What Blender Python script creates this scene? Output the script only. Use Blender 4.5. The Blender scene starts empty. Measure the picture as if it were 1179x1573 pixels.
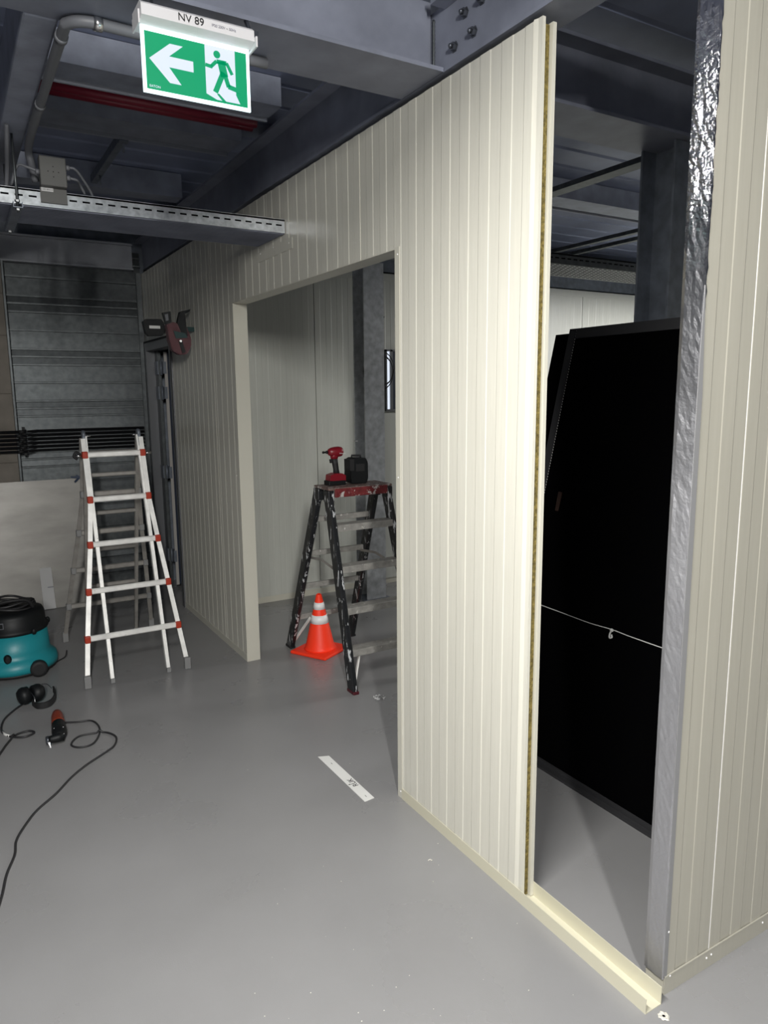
import bpy, bmesh, math, random
from mathutils import Vector, Matrix
random.seed(7)
S = bpy.context.scene
COL = S.collection
PI = math.pi

# ------------------------------------------------------------------ camera
FPX, PITCH, YAW, ROLL, CH = 1109.7, .162967, .534748, -.00920951, 1.7
fw = Vector((math.sin(YAW)*math.cos(PITCH), math.cos(YAW)*math.cos(PITCH), -math.sin(PITCH)))
rt = Vector((math.cos(YAW), -math.sin(YAW), 0)); up = rt.cross(fw)
rt2 = rt*math.cos(ROLL)+up*math.sin(ROLL); up2 = up*math.cos(ROLL)-rt*math.sin(ROLL)
cd = bpy.data.cameras.new('camera'); cam = bpy.data.objects.new('camera', cd); COL.objects.link(cam)
cd.sensor_fit = 'VERTICAL'; cd.sensor_height = 36; cd.lens = FPX/1573*36; cd.clip_start = .05
cam.matrix_world = Matrix(((rt2.x, up2.x, -fw.x, 0), (rt2.y, up2.y, -fw.y, 0), (rt2.z, up2.z, -fw.z, CH), (0, 0, 0, 1)))
S.camera = cam
def at(px, py, axis, val):
    """photo pixel (1179x1573) -> point on the plane axis = val"""
    d = rt2*((px-589.5)/FPX) - up2*((py-786.5)/FPX) + fw
    o = Vector((0, 0, CH)); return o + d*((val-o[axis])/d[axis])

# ------------------------------------------------------------------ light
w = bpy.data.worlds.new('world'); S.world = w; w.use_nodes = True
w.node_tree.nodes['Background'].inputs[0].default_value = (.72, .82, 1.0, 1)
w.node_tree.nodes['Background'].inputs[1].default_value = .06
def area(name, loc, rot, sx, sy, power, color):
    l = bpy.data.lights.new(name, 'AREA'); l.shape = 'RECTANGLE'; l.size = sx; l.size_y = sy
    l.energy = power; l.color = color
    o = bpy.data.objects.new(name, l); o.location = loc; o.rotation_euler = rot; COL.objects.link(o); return o
area('batten_light', (0.0, .75, 2.66), (math.radians(-20), math.radians(-20), 0), .12, 1.2, 135, (1, .985, .94))
area('batten_light_far', (-.6, -2.0, 2.87), (math.radians(66), 0, math.radians(-12)), .12, 1.1, 255, (1, .985, .94))
area('batten_light_inner', (6.2, 3.6, 2.72), (0, 0, 0), .12, .9, 170, (1, .985, .96))
S.view_settings.view_transform = 'Standard'; S.view_settings.look = 'None'
S.view_settings.exposure = 0.0; S.view_settings.gamma = 1.0; S.view_settings.use_curve_mapping = False

# ------------------------------------------------------------------ materials
M = {}
def mat(name, color, rough=.5, metal=0., spec=.5, noise=0., nscale=8., bump=0., bscale=60., stretch=(1, 1, 1), emit=None, estr=0.,
        spots=None, sscale=18., sthr=.62, sstretch=(1, 1, 1), rnoise=0.):
    m = bpy.data.materials.new(name); m.use_nodes = True; nt = m.node_tree; N = nt.nodes; L = nt.links
    b = N['Principled BSDF']
    b.inputs['Base Color'].default_value = (*color, 1); b.inputs['Roughness'].default_value = rough
    b.inputs['Metallic'].default_value = metal; b.inputs['Specular IOR Level'].default_value = spec
    tc = N.new('ShaderNodeTexCoord'); mp = N.new('ShaderNodeMapping'); L.new(tc.outputs['Object'], mp.inputs[0])
    mp.inputs['Scale'].default_value = stretch
    src = None
    if noise:
        n = N.new('ShaderNodeTexNoise'); n.inputs['Scale'].default_value = nscale; n.inputs['Detail'].default_value = 6
        L.new(mp.outputs[0], n.inputs[0])
        r = N.new('ShaderNodeMapRange'); r.inputs[1].default_value = .3; r.inputs[2].default_value = .7
        r.inputs[3].default_value = 1-noise; r.inputs[4].default_value = 1+noise; L.new(n.outputs[0], r.inputs[0])
        mx = N.new('ShaderNodeMix'); mx.data_type = 'RGBA'; mx.blend_type = 'MULTIPLY'; mx.inputs[0].default_value = 1
        mx.inputs[6].default_value = (*color, 1); L.new(r.outputs[0], mx.inputs[7]); src = mx.outputs[2]
        if rnoise:
            r2 = N.new('ShaderNodeMapRange'); r2.inputs[1].default_value = .3; r2.inputs[2].default_value = .7
            r2.inputs[3].default_value = rough-rnoise; r2.inputs[4].default_value = rough+rnoise
            L.new(n.outputs[0], r2.inputs[0]); L.new(r2.outputs[0], b.inputs['Roughness'])
    if spots:
        mp2 = N.new('ShaderNodeMapping'); mp2.inputs['Scale'].default_value = sstretch; L.new(tc.outputs['Object'], mp2.inputs[0])
        n = N.new('ShaderNodeTexNoise'); n.inputs['Scale'].default_value = sscale; n.inputs['Detail'].default_value = 5
        n.inputs['Roughness'].default_value = .65
        L.new(mp2.outputs[0], n.inputs[0])
        r = N.new('ShaderNodeMapRange'); r.inputs[1].default_value = sthr; r.inputs[2].default_value = sthr+.02; L.new(n.outputs[0], r.inputs[0])
        mx = N.new('ShaderNodeMix'); mx.data_type = 'RGBA'; L.new(r.outputs[0], mx.inputs[0])
        if src: L.new(src, mx.inputs[6])
        else: mx.inputs[6].default_value = (*color, 1)
        mx.inputs[7].default_value = (*spots, 1); src = mx.outputs[2]
    if src: L.new(src, b.inputs['Base Color'])
    if bump:
        n = N.new('ShaderNodeTexNoise'); n.inputs['Scale'].default_value = bscale; n.inputs['Detail'].default_value = 4
        L.new(mp.outputs[0], n.inputs[0])
        bp = N.new('ShaderNodeBump'); bp.inputs['Strength'].default_value = bump; bp.inputs['Distance'].default_value = .01
        L.new(n.outputs[0], bp.inputs['Height']); L.new(bp.outputs[0], b.inputs['Normal'])
    if emit:
        b.inputs['Emission Color'].default_value = (*emit, 1); b.inputs['Emission Strength'].default_value = estr
    M[name] = m; return m
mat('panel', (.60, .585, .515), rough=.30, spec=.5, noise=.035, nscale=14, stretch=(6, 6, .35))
mat('panel_side_dimmed', (.385, .37, .315), rough=.32, noise=.03, nscale=14, stretch=(6, 6, .35))  # panel colour darkened, shade put into it to offset the strong lamps
mat('panel_inner', (.52, .53, .49), rough=.4, noise=.03, nscale=14, stretch=(6, 6, .35))
mat('trim', (.56, .545, .47), rough=.38)
mat('cream', (.56, .535, .42), rough=.45)
mat('wool', (.20, .155, .045), rough=1, noise=.5, nscale=90, bump=.8, bscale=150)
mat('floor', (.235, .233, .236), rough=.30, spec=.45, noise=.05, nscale=2.2, bump=.05, bscale=240, spots=(.34, .34, .35), sscale=30, sthr=.775, rnoise=.05)
mat('galv', (.11, .12, .125), rough=.45, metal=.75, noise=.22, nscale=22)
mat('galv_dark', (.17, .19, .225), rough=.5, metal=.35, noise=.25, nscale=14)
mat('beam', (.215, .23, .285), rough=.45, metal=.15, noise=.18, nscale=7)
mat('deck', (.22, .25, .36), rough=.45, metal=.2, noise=.15, nscale=5)
mat('purlin_lip', (.36, .38, .44), rough=.45)
mat('galv_column', (.46, .48, .50), rough=.45, metal=.2, noise=.25, nscale=18)
mat('beam_far', (.33, .345, .38), rough=.5, noise=.15, nscale=7)
mat('step_top', (.13, .085, .075), rough=.5, noise=.3, nscale=40, spots=(.42, .40, .38), sscale=30, sthr=.57)
mat('purlin', (.30, .325, .40), rough=.5, metal=.3, noise=.2, nscale=9)
mat('tray', (.40, .42, .44), rough=.3, metal=.8, noise=.25, nscale=40)
mat('sheet', (.17, .165, .155), rough=.42, metal=.85, noise=.16, nscale=3, stretch=(1, 1, 3))
mat('block', (.20, .18, .155), rough=.85, noise=.1, nscale=12)
mat('black', (.0012, .0012, .0015), rough=.9, spec=.02)
mat('black_trim', (.035, .035, .038), rough=.6, spec=.3)
mat('plastic_black', (.006, .007, .008), rough=.5, spec=.3)
mat('rubber', (.010, .010, .011), rough=.65)
mat('cable', (.02, .02, .022), rough=.5)
mat('conduit', (.13, .135, .15), rough=.5)
mat('dark_pipe', (.012, .012, .014), rough=.4)
mat('hole', (.004, .004, .005), rough=.9, spec=.1)
mat('sign_green', (.0, .12, .05), rough=.4, emit=(.0, .40, .17), estr=.62)
mat('sign_white', (.30, .32, .36), rough=.5, emit=(.66, .76, .95), estr=.70)
mat('sign_edge', (.8, .9, .92), rough=.3, emit=(.72, .97, 1.0), estr=1.5)
mat('housing', (.72, .71, .72), rough=.45)
mat('ink', (.01, .01, .012), rough=.7)
mat('ink_grey', (.25, .25, .3), rough=.7)
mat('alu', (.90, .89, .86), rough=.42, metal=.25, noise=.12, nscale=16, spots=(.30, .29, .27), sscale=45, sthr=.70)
mat('alu_dull_shaded', (.30, .285, .265), rough=.45, metal=.3, noise=.15, nscale=20)  # darker aluminium: shade put into the ladder's rear half; plain on spreader bars
mat('foot_grey', (.22, .22, .22), rough=.7)
mat('red_collar', (.42, .035, .012), rough=.45)
mat('step_black', (.010, .011, .013), rough=.4, noise=.3, nscale=30, spots=(.50, .51, .52), sscale=17, sthr=.585, sstretch=(2.6, 2.6, .6))
mat('step_alu', (.30, .29, .27), rough=.55, metal=.2, noise=.2, nscale=30, spots=(.62, .60, .57), sscale=34, sthr=.64)
mat('step_red', (.14, .016, .018), rough=.5, noise=.3, nscale=40, spots=(.45, .42, .40), sscale=32, sthr=.57)
mat('cone', (1.0, .045, .012), rough=.5, spec=.4)
mat('cone_white', (.85, .84, .84), rough=.35)
mat('tool_red', (.19, .007, .015), rough=.35)
mat('tool_orange', (.22, .030, .010), rough=.4)
mat('lamp_red', (.065, .006, .012), rough=.4)
mat('teal', (.012, .25, .29), rough=.4)
mat('white_tape', (.72, .72, .70), rough=.6)
mat('paper', (.50, .50, .50), rough=.6)
mat('plaster', (.62, .60, .54), rough=.95, noise=.2, nscale=120, bump=.6, bscale=150)
mat('steel', (.6, .6, .6), rough=.25, metal=1)
mat('bolt', (.13, .14, .16), rough=.32, metal=.8)
mat('edge_grey', (.22, .22, .225), rough=.6)
mat('junction', (.075, .075, .072), rough=.55)
mat('red_pipe', (.20, .012, .03), rough=.45)
mat('navy_door', (.022, .03, .05), rough=.35)
mat('leaf_edge', (.40, .38, .36), rough=.5)
mat('door_frame', (.15, .155, .165), rough=.4, metal=.3)
mat('handle_brown', (.035, .016, .010), rough=.5)
mat('glow_pane', (.7, .75, .8), rough=.3, emit=(.8, .88, 1.0), estr=.9)
mat('blue_clamp', (.02, .04, .09), rough=.5)
mat('pouch', (.018, .05, .05), rough=.6)
# crinkled foil
def foil():
    m = mat('foil', (.56, .56, .585), rough=.22, metal=1.0); nt = m.node_tree; N = nt.nodes; L = nt.links
    tc = N.new('ShaderNodeTexCoord'); b = N['Principled BSDF']
    v = N.new('ShaderNodeTexVoronoi'); v.feature = 'DISTANCE_TO_EDGE'; v.inputs['Scale'].default_value = 70
    n = N.new('ShaderNodeTexNoise'); n.inputs['Scale'].default_value = 60; n.inputs['Detail'].default_value = 6; n.inputs['Distortion'].default_value = 1.5
    L.new(tc.outputs['Object'], v.inputs[0]); L.new(tc.outputs['Object'], n.inputs[0])
    a = N.new('ShaderNodeMath'); a.operation = 'ADD'; L.new(v.outputs[0], a.inputs[0]); L.new(n.outputs[0], a.inputs[1])
    # crumpled at the top, smoother lower down
    sx = N.new('ShaderNodeSeparateXYZ'); L.new(tc.outputs['Object'], sx.inputs[0])
    r = N.new('ShaderNodeMapRange'); r.inputs[1].default_value = 2.08; r.inputs[2].default_value = 2.2; r.inputs[3].default_value = .12; r.inputs[4].default_value = .65
    L.new(sx.outputs[2], r.inputs[0])
    bp = N.new('ShaderNodeBump'); bp.inputs['Distance'].default_value = .006
    r3 = N.new('ShaderNodeMapRange'); r3.inputs[1].default_value = 2.42; r3.inputs[2].default_value = 2.52; r3.inputs[3].default_value = 1; r3.inputs[4].default_value = .25
    L.new(sx.outputs[2], r3.inputs[0]); mu = N.new('ShaderNodeMath'); mu.operation = 'MULTIPLY'; L.new(r.outputs[0], mu.inputs[0]); L.new(r3.outputs[0], mu.inputs[1])
    L.new(mu.outputs[0], bp.inputs['Strength'])
    L.new(a.outputs[0], bp.inputs['Height']); L.new(bp.outputs[0], b.inputs['Normal'])
    r2 = N.new('ShaderNodeMapRange'); r2.inputs[1].default_value = 1.3; r2.inputs[2].default_value = 2.1; r2.inputs[3].default_value = .56; r2.inputs[4].default_value = .22
    L.new(sx.outputs[2], r2.inputs[0]); L.new(r2.outputs[0], b.inputs['Roughness'])
foil()

# ------------------------------------------------------------------ mesh helpers
class MB:
    def __init__(s): s.bm = bmesh.new()
    def box(s, x0, y0, z0, x1, y1, z1):
        vs = [s.bm.verts.new(p) for p in ((x0,y0,z0),(x1,y0,z0),(x1,y1,z0),(x0,y1,z0),(x0,y0,z1),(x1,y0,z1),(x1,y1,z1),(x0,y1,z1))]
        for f in ((0,3,2,1),(4,5,6,7),(0,1,5,4),(1,2,6,5),(2,3,7,6),(3,0,4,7)): s.bm.faces.new([vs[i] for i in f])
        return s
    def rbox(s, x0, y0, z0, x1, y1, z1, r=.005, seg=2):
        b = bmesh.new(); bmesh.ops.create_cube(b, size=1)
        for v in b.verts: v.co = Vector(((x0+x1)/2+v.co.x*(x1-x0), (y0+y1)/2+v.co.y*(y1-y0), (z0+z1)/2+v.co.z*(z1-z0)))
        bmesh.ops.bevel(b, geom=list(b.edges), offset=r, segments=seg, affect='EDGES', profile=.5)
        s._merge(b); return s
    def _merge(s, b, mtx=None):
        mp = {}
        for v in b.verts: mp[v] = s.bm.verts.new(mtx @ v.co if mtx else v.co)
        for f in b.faces:
            try: nf = s.bm.faces.new([mp[v] for v in f.verts]); nf.smooth = f.smooth
            except ValueError: pass
        b.free()
    def bar(s, a, b, w, h, side=(0, 0, 1), r=0):
        """rectangular bar from a to b, w along the side direction, h across"""
        a = Vector(a); b = Vector(b); d = (b-a).normalized(); sd = Vector(side); sd = (sd-d*sd.dot(d)).normalized(); n = d.cross(sd)
        q = [(-w/2, -h/2), (w/2, -h/2), (w/2, h/2), (-w/2, h/2)]
        if r: q = [(-w/2+r, -h/2), (w/2-r, -h/2), (w/2, -h/2+r), (w/2, h/2-r), (w/2-r, h/2), (-w/2+r, h/2), (-w/2, h/2-r), (-w/2, -h/2+r)]
        return s.loft([[p+sd*u+n*v for u, v in q] for p in (a, b)])
    def loft(s, rings, closed=True, caps=True, smooth=False):
        R = [[s.bm.verts.new(p) for p in r] for r in rings]; n = len(R[0])
        for i in range(len(R)-1):
            for j in range(n if closed else n-1):
                f = s.bm.faces.new((R[i][j], R[i][(j+1) % n], R[i+1][(j+1) % n], R[i+1][j])); f.smooth = smooth
        if caps and closed: s.bm.faces.new(R[0][::-1]); s.bm.faces.new(R[-1])
        return s
    def tube(s, pts, r, n=8, caps=True):
        pts = [Vector(p) for p in pts]; rings = []; ref = None
        for i, p in enumerate(pts):
            d = (pts[min(i+1, len(pts)-1)]-pts[max(i-1, 0)]).normalized()
            if ref is None: ref = Vector((0, 0, 1)) if abs(d.z) < .9 else Vector((1, 0, 0))
            u = (ref-d*ref.dot(d)).normalized(); ref = u; v = d.cross(u)
            rr = r[i] if isinstance(r, (list, tuple)) else r
            rings.append([p+u*math.cos(2*PI*k/n)*rr+v*math.sin(2*PI*k/n)*rr for k in range(n)])
        return s.loft(rings, smooth=True, caps=caps)
    def lathe(s, prof, c=(0, 0, 0), n=24, ax='z', sx=1, sy=1, smooth=True, caps=True):
        c = Vector(c); rings = []
        for r, z in prof:
            ring = []
            for k in range(n):
                a = 2*PI*k/n; u, v = math.cos(a)*r*sx, math.sin(a)*r*sy
                ring.append(c+Vector({'z': (u, v, z), 'y': (u, z, v), 'x': (z, u, v)}[ax]))
            rings.append(ring)
        return s.loft(rings, smooth=smooth, caps=caps)
    def prism(s, poly, axis, a, b):
        """polygon given in the two other coordinates, extruded along axis from a to b"""
        def P(u, v, t): return {0: (t, u, v), 1: (u, t, v), 2: (u, v, t)}[axis]
        return s.loft([[Vector(P(u, v, t)) for u, v in poly] for t in (a, b)])
    def ball(s, c, rx, ry, rz, seg=16):
        b = bmesh.new(); bmesh.ops.create_uvsphere(b, u_segments=seg, v_segments=seg//2, radius=1)
        for f in b.faces: f.smooth = True
        s._merge(b, Matrix.Translation(c) @ Matrix.Diagonal((rx, ry, rz, 1))); return s
    def build(s, name, m, parent=None, origin=None):
        bmesh.ops.recalc_face_normals(s.bm, faces=list(s.bm.faces))
        me = bpy.data.meshes.new(name); s.bm.to_mesh(me); s.bm.free(); me.materials.append(M[m])
        o = bpy.data.objects.new(name, me); COL.objects.link(o)
        if parent is not None:
            o.parent = parent
            # world-space coordinates were used: undo the parent's placement
            o.matrix_parent_inverse = world(parent).inverted()
        return o
def world(o):
    m = o.matrix_basis.copy()
    if o.parent: m = world(o.parent) @ o.matrix_parent_inverse @ m
    return m
def tag(o, label=None, cat=None, group=None, kind=None):
    if label: o['label'] = label
    if cat: o['category'] = cat
    if group: o['group'] = group
    if kind: o['kind'] = kind
    return o
def thing(name, loc, label, cat, group=None):
    o = bpy.data.objects.new(name, None); o.empty_display_size = .05; o.location = loc; COL.objects.link(o)
    return tag(o, label, cat, group)
def struct(name, loc=(0, 0, 0), label=None, cat=None):
    o = bpy.data.objects.new(name, None); o.empty_display_size = .05; o.location = loc; COL.objects.link(o)
    return tag(o, label, cat, kind='structure')
def bez(pts, n=8):
    """Catmull-Rom through the points"""
    P = [Vector(p) for p in pts]; P = [P[0]*2-P[1]]+P+[P[-1]*2-P[-2]]; out = []
    for i in range(1, len(P)-2):
        for k in range(n):
            t = k/n
            out.append(.5*((2*P[i])+(P[i+1]-P[i-1])*t+(2*P[i-1]-5*P[i]+4*P[i+1]-P[i+2])*t*t+(3*P[i]-P[i-1]-3*P[i+1]+P[i+2])*t**3))
    out.append(P[-2]); return out
def text(name, body, size, m, mtx, parent, depth=.0006):
    c = bpy.data.curves.new(name, 'FONT'); c.body = body; c.size = size; c.extrude = depth; c.align_x = 'CENTER'; c.align_y = 'CENTER'
    t = bpy.data.objects.new(name, c); COL.objects.link(t)
    bpy.context.view_layer.update()
    me = bpy.data.meshes.new_from_object(t.evaluated_get(bpy.context.evaluated_depsgraph_get()))
    bpy.data.objects.remove(t); me.transform(mtx); me.materials.clear(); me.materials.append(M[m])
    o = bpy.data.objects.new(name, me); COL.objects.link(o); o.parent = parent; o.matrix_parent_inverse = world(parent).inverted()
    return o

# ------------------------------------------------------------------ setting
WX = 1.5            # outer face of the long sandwich panel wall
TOP = 2.722
fl = MB().box(-9, -12, -.15, 13, 7.0, 0).build('floor', 'floor'); tag(fl, 'grey glossy resin floor with faint scuffs', 'floor', kind='structure')
# ceiling deck: shallow trapezoidal ribs running along X
m = MB(); prof = []
y = -6.6
while y < 7.0:
    prof += [(y, 3.12), (y+.20, 3.12), (y+.22, 3.135), (y+.24, 3.12)]; y += .25
prof += [(7.0, 3.12), (7.0, 3.2), (-6.6, 3.2)]
m.prism(prof, 0, -3.6, 7.2); tag(m.build('ceiling', 'deck'), 'dark blue-grey steel deck ceiling', 'ceiling', kind='structure')
def ribbed(mb, a0, a1, z0, z1, face, sign, axis, thick, phase=0., depth=.0016, near=True):
    """panel whose face lies at `face`, running from a0 to a1 along the wall; ribs every .104"""
    P = [(a0, 0)]; k = math.floor((a0-phase)/.0515)+1
    while phase+k*.0515 < a1-.004:
        a = phase+k*.0515; lo, hi = (0, depth) if k % 2 else (depth, 0)
        if a-.002 > a0+.003: P += [(a-.002, lo), (a+.002, hi)]
        k += 1
    P += [(a1, P[-1][1])]; P[0] = (a0, P[1][1])
    pts = [(u, face+sign*d) for u, d in P]+[(a1, face+sign*thick), (a0, face+sign*thick)]
    if axis == 1:   # wall along Y, thickness in X
        mb.loft([[Vector((v, u, z)) for u, v in pts] for z in (z0, z1)])
    else:
        mb.loft([[Vector((u, v, z)) for u, v in pts] for z in (z0, z1)])
    return mb

# long wall: sandwich panels, opening between Y 2.43 and 4.275 up to 2.235
wm = struct('wall_middle', (WX, 3, 0), 'long cream ribbed sandwich panel wall with a wide opening', 'wall')
OY0, OY1, OZ = 2.43, 4.275, 2.238
m = MB(); ribbed(m, 1.686, OY0-.001, .006, TOP, WX, 1, 1, .013, 2.70-.0515*20)
ribbed(m, OY0, 2.697, OZ, TOP, WX, 1, 1, .013, 2.70-.0515*20)
# tongue at the free end
m.prism([(WX+.0005, 1.686), (WX+.005, 1.672), (WX+.005, 1.655), (WX+.016, 1.655), (WX+.016, 1.686)], 2, .006, TOP+.004)
p0 = m.build('sandwich_panel', 'panel', wm)
MB().box(WX+.0165, 1.672, .006, WX+.0465, OY0-.001, TOP-.004).build('mineral_wool_core', 'wool', p0)
m = MB(); m.box(WX+.047, 1.658, .006, WX+.06, OY0-.001, TOP); m.box(WX+.013, OY0-.001, OZ, WX+.06, 2.697, TOP); m.build('inner_skin', 'trim', p0)
for a, b in ((2.703, 3.697), (3.703, OY1)):
    m = MB(); ribbed(m, a, b, OZ, TOP, WX, 1, 1, .06, 2.70); 
    if b == OY1: ribbed(m, OY1+.001, 4.687, .006, TOP, WX, 1, 1, .06, 2.70)
    m.build('sandwich_panel', 'panel', wm)
m = MB(); ribbed(m, 4.693, 5.695, .006, TOP, WX, 1, 1, .06, 2.70); m.build('sandwich_panel', 'panel', wm)
m = MB(); ribbed(m, 5.70, 6.60, 2.145, TOP, WX, 1, 1, .06, 2.70); m.box(WX, 6.562, .006, WX+.06, 6.6, 2.145); m.build('sandwich_panel', 'panel', wm)
for y in (2.70, 3.70, 4.69):   # bright joint slips
    z0 = OZ if y < 4 else .006
    MB().box(WX+.002, y-.0028, z0, WX+.03, y+.0028, TOP-.003).build('joint_strip', 'trim', wm)
# base channel (U profile) whose empty part shows in the gap
m = MB(); m.box(WX-.0025, 1.138, 0, WX-.0005, 2.402, .047); m.box(WX-.0005, 1.138, 0, WX+.062, 2.402, .003); m.box(WX+.0605, 1.138, .003, WX+.0625, 2.402, .055)
tag(m.build('base_channel', 'cream', wm), 'cream U-shaped floor channel, empty near the corner')
m = MB(); m.box(WX-.0025, 4.277, 0, WX-.0005, 5.70, .047); m.build('base_channel', 'trim', wm)
# lining of the opening
m = MB(); m.box(WX-.002, OY0-.030, 0, WX, OY0+.001, OZ+.004); m.box(WX-.002, OY0+.001, 0, WX+.062, OY0+.003, OZ); m.build('jamb_flashing', 'trim', wm)
m = MB(); m.box(WX-.002, OY1-.003, 0, WX+.086, OY1, OZ); m.build('jamb_flashing', 'trim', wm)
m = MB(); m.box(WX-.002, OY0+.003, OZ-.003, WX+.086, OY1-.003, OZ); m.build('head_flashing', 'trim', wm)
# patch plate where the cable tray enters and its screws
def rivets(pts, nx, parent, r=.0035):
    for p in pts:
        m = MB(); m.ball(p, r*(.6 if nx == 0 else 1), r*(.6 if nx == 1 else 1), r, 8); m.build('rivet', 'cone_white', parent)
rivets([(WX-.003, 2.41, .03), (WX-.003, 2.412, 2.215), (WX-.003, 2.415, 1.37), (WX-.001, 3.80, 2.441), (WX-.001, 3.62, 2.443), (WX-.001, 3.42, 2.43), (WX-.001, 4.33, 1.2)], 0, wm)
m = MB(); m.prism([(3.38, 2.40), (3.83, 2.40), (3.83, 2.452), (3.38, 2.452)], 0, WX-.0015, WX-.0002); m.build('patch_plate', 'panel', wm)

# right wall, facing the camera side
wr = struct('wall_right', (3, 1.157, 0), 'cream ribbed panel wall running off to the right', 'wall')
RY = 1.157
jx = [1.592, 1.795, 2.795, 3.795, 4.795]
for a, b in zip(jx[:-1], jx[1:]):
    m = MB(); ribbed(m, a+(.002 if a > 1.6 else 0), b-.002, .004, TOP+.1, RY, 1, 0, .06, 1.795, .0012); m.build('sandwich_panel', 'panel_side_dimmed', wr)
MB().box(1.7935, RY+.001, .05, 1.7965, RY+.03, TOP+.1).build('joint_strip', 'cone_white', wr)
m = MB(); m.box(1.594, RY-.0025, 0, 4.795, RY-.0005, .058); m.box(1.594, RY-.0045, .056, 4.795, RY-.0005, .060); m.build('base_flashing', 'panel_side_dimmed', wr)
rivets([(1.781, RY-.004, .037), (1.803, RY-.004, .039), (2.06, RY-.004, .037), (1.615, RY-.004, .055), (1.60, RY-.002, .20)], 1, wr)
# foil wrapped around the free edge
m = MB(); rows = []; rnd = random.Random(3)
nz = 150; zs = [.052+i*(TOP+.1-.052)/nz for i in range(nz+1)]
for i, z in enumerate(zs):
    amp = .0006+.0016*max(0, min(1, (z-2.08)/.12))*(1 if z < 2.42 else .25)
    ww = .0015*math.sin(z*9)+.001*math.sin(z*31)
    wrap = .022 if z < 1.9 else .026
    row = []
    for j in range(11):
        t = j/10
        if t < .2: p = Vector((1.5865+.3*wrap*(1-t/.2), RY-.0016+ww*.3, z))
        elif t < .8: p = Vector((1.5855+ww, RY+.001+(t-.2)/.6*.060, z))
        else: p = Vector((1.5875+(t-.8)/.2*.018, RY+.0625, z))
        q = rnd.uniform(-1, 1)*amp
        if .2 <= t < .8: p.x += q-.001
        else: p.y += q*.5*(-1 if t < .2 else 1)
        if j in (0, 10): p.x += rnd.uniform(-.0025, .0025)
        row.append(m.bm.verts.new(p))
    rows.append(row)
for i in range(nz):
    for j in range(10): m.bm.faces.new((rows[i][j], rows[i][j+1], rows[i+1][j+1], rows[i+1][j]))
tag(m.build('foil_tape', 'foil', wr), 'crinkled aluminium foil tape over the panel edge')
m = MB(); m.loft([[Vector((1.588, RY-.0025, .06)), Vector((1.603, RY-.0025, .06)), Vector((1.603, RY-.001, .06)), Vector((1.588, RY-.001, .06))],
                  [Vector((1.583, RY-.0025, 1.1)), Vector((1.604, RY-.0025, 1.1)), Vector((1.604, RY-.001, 1.1)), Vector((1.583, RY-.001, 1.1))],
                  [Vector((1.583, RY-.0025, 1.7)), Vector((1.602, RY-.0025, 1.7)), Vector((1.602, RY-.001, 1.7)), Vector((1.583, RY-.001, 1.7))],
                  [Vector((1.587, RY-.0025, 1.95)), Vector((1.590, RY-.0025, 1.95)), Vector((1.590, RY-.001, 1.95)), Vector((1.587, RY-.001, 1.95))]])
m.build('edge_strip', 'edge_grey', wr)

# inner room: back wall
wi = struct('wall_inner', (4, 5.47, 0), 'pale ribbed panel wall at the back of the inner room', 'wall')
IY = 5.47
for a in (1.6, 2.6, 3.6, 4.6, 5.6, 6.6):
    x0 = 1.562 if a == 1.6 else a+.003; x1 = min(a+1, 7.198)-.003
    m = MB(); ribbed(m, x0, x1, .004, 2.70, IY, 1, 0, .06, 2.6, .0010); m.build('sandwich_panel', 'panel_inner', wi)
m = MB(); m.box(1.562, IY-.003, 0, 7.19, IY-.0005, .05); m.build('base_flashing', 'trim', wi)
m = MB(); m.box(3.16, IY-.012, .05, 3.95, IY-.0005, 1.53); m.build('plain_lining', 'panel_inner', wi)
m = MB(); m.box(1.562, IY-.006, 2.64, 7.19, IY-.001, 2.70); m.build('head_flashing', 'panel_inner', wi)
wn = struct('window_1', (3.45, IY, 1.56), 'narrow bright window strip in a dark frame', 'window')
m = MB()
for b in ((3.255, 1.56, 3.268, 2.07), (3.30, 1.56, 3.325, 2.07), (3.62, 1.56, 3.65, 2.07), (3.255, 2.055, 3.65, 2.07), (3.255, 1.545, 3.65, 1.562)):
    m.box(b[0], IY-.03, b[1], b[2], IY-.003, b[3])
m.build('window_frame', 'door_frame', wn)
MB().box(3.268, IY-.015, 1.562, 3.30, IY-.003, 2.055).build('pane', 'glow_pane', wn)
MB().box(3.325, IY-.015, 1.562, 3.62, IY-.003, 2.055).build('pane', 'navy_door', wn)

# far corrugated wall (horizontal liner trays) and block pier
wf = struct('wall_far', (1, 6.6, 0), 'galvanised liner wall with horizontal folds', 'wall')
def tray_profile(z0, h):
    """section in (Y,Z) of one liner tray with its folds"""
    out = [(6.6, z0)]
    for f, d in ((0.0, 1), (.15, 1), (.295, 1), (.36, 1)):
        z = z0+f*h/.42
        out += [(6.6, z+.001), (6.575, z+.003), (6.575, z+.016), (6.592, z+.018)]
    out += [(6.6, z0+h-.001), (6.64, z0+h-.001), (6.64, z0)]
    return out
z = 2.637-.42*.985*6-.145
for k in range(8):
    h = .4145
    zz = 2.482-.0+.0-h*(6-k)-.0
    if zz > 2.75: break
    lo = max(zz, .0)
    P = [(yy, max(0.0, min(z_, 3.1))) for yy, z_ in tray_profile(zz, h)]
    if zz+h <= 0: continue
    m = MB(); m.prism(P, 0, .40, 1.50); bmesh.ops.remove_doubles(m.bm, verts=list(m.bm.verts), dist=1e-5)
    m.build('liner_tray', 'galv', wf)
m = MB(); m.box(-3.6, 6.642, 0, 7.2, 6.72, 3.1); m.build('backing', 'galv_dark', wf)
m = MB(); m.box(1.455, 6.555, 0, 1.497, 6.574, 2.73); m.build('corner_flashing', 'galv', wf)
wl = struct('wall_left', (-.5, 6.5, 0), 'beige block pier at the left', 'wall')
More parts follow.
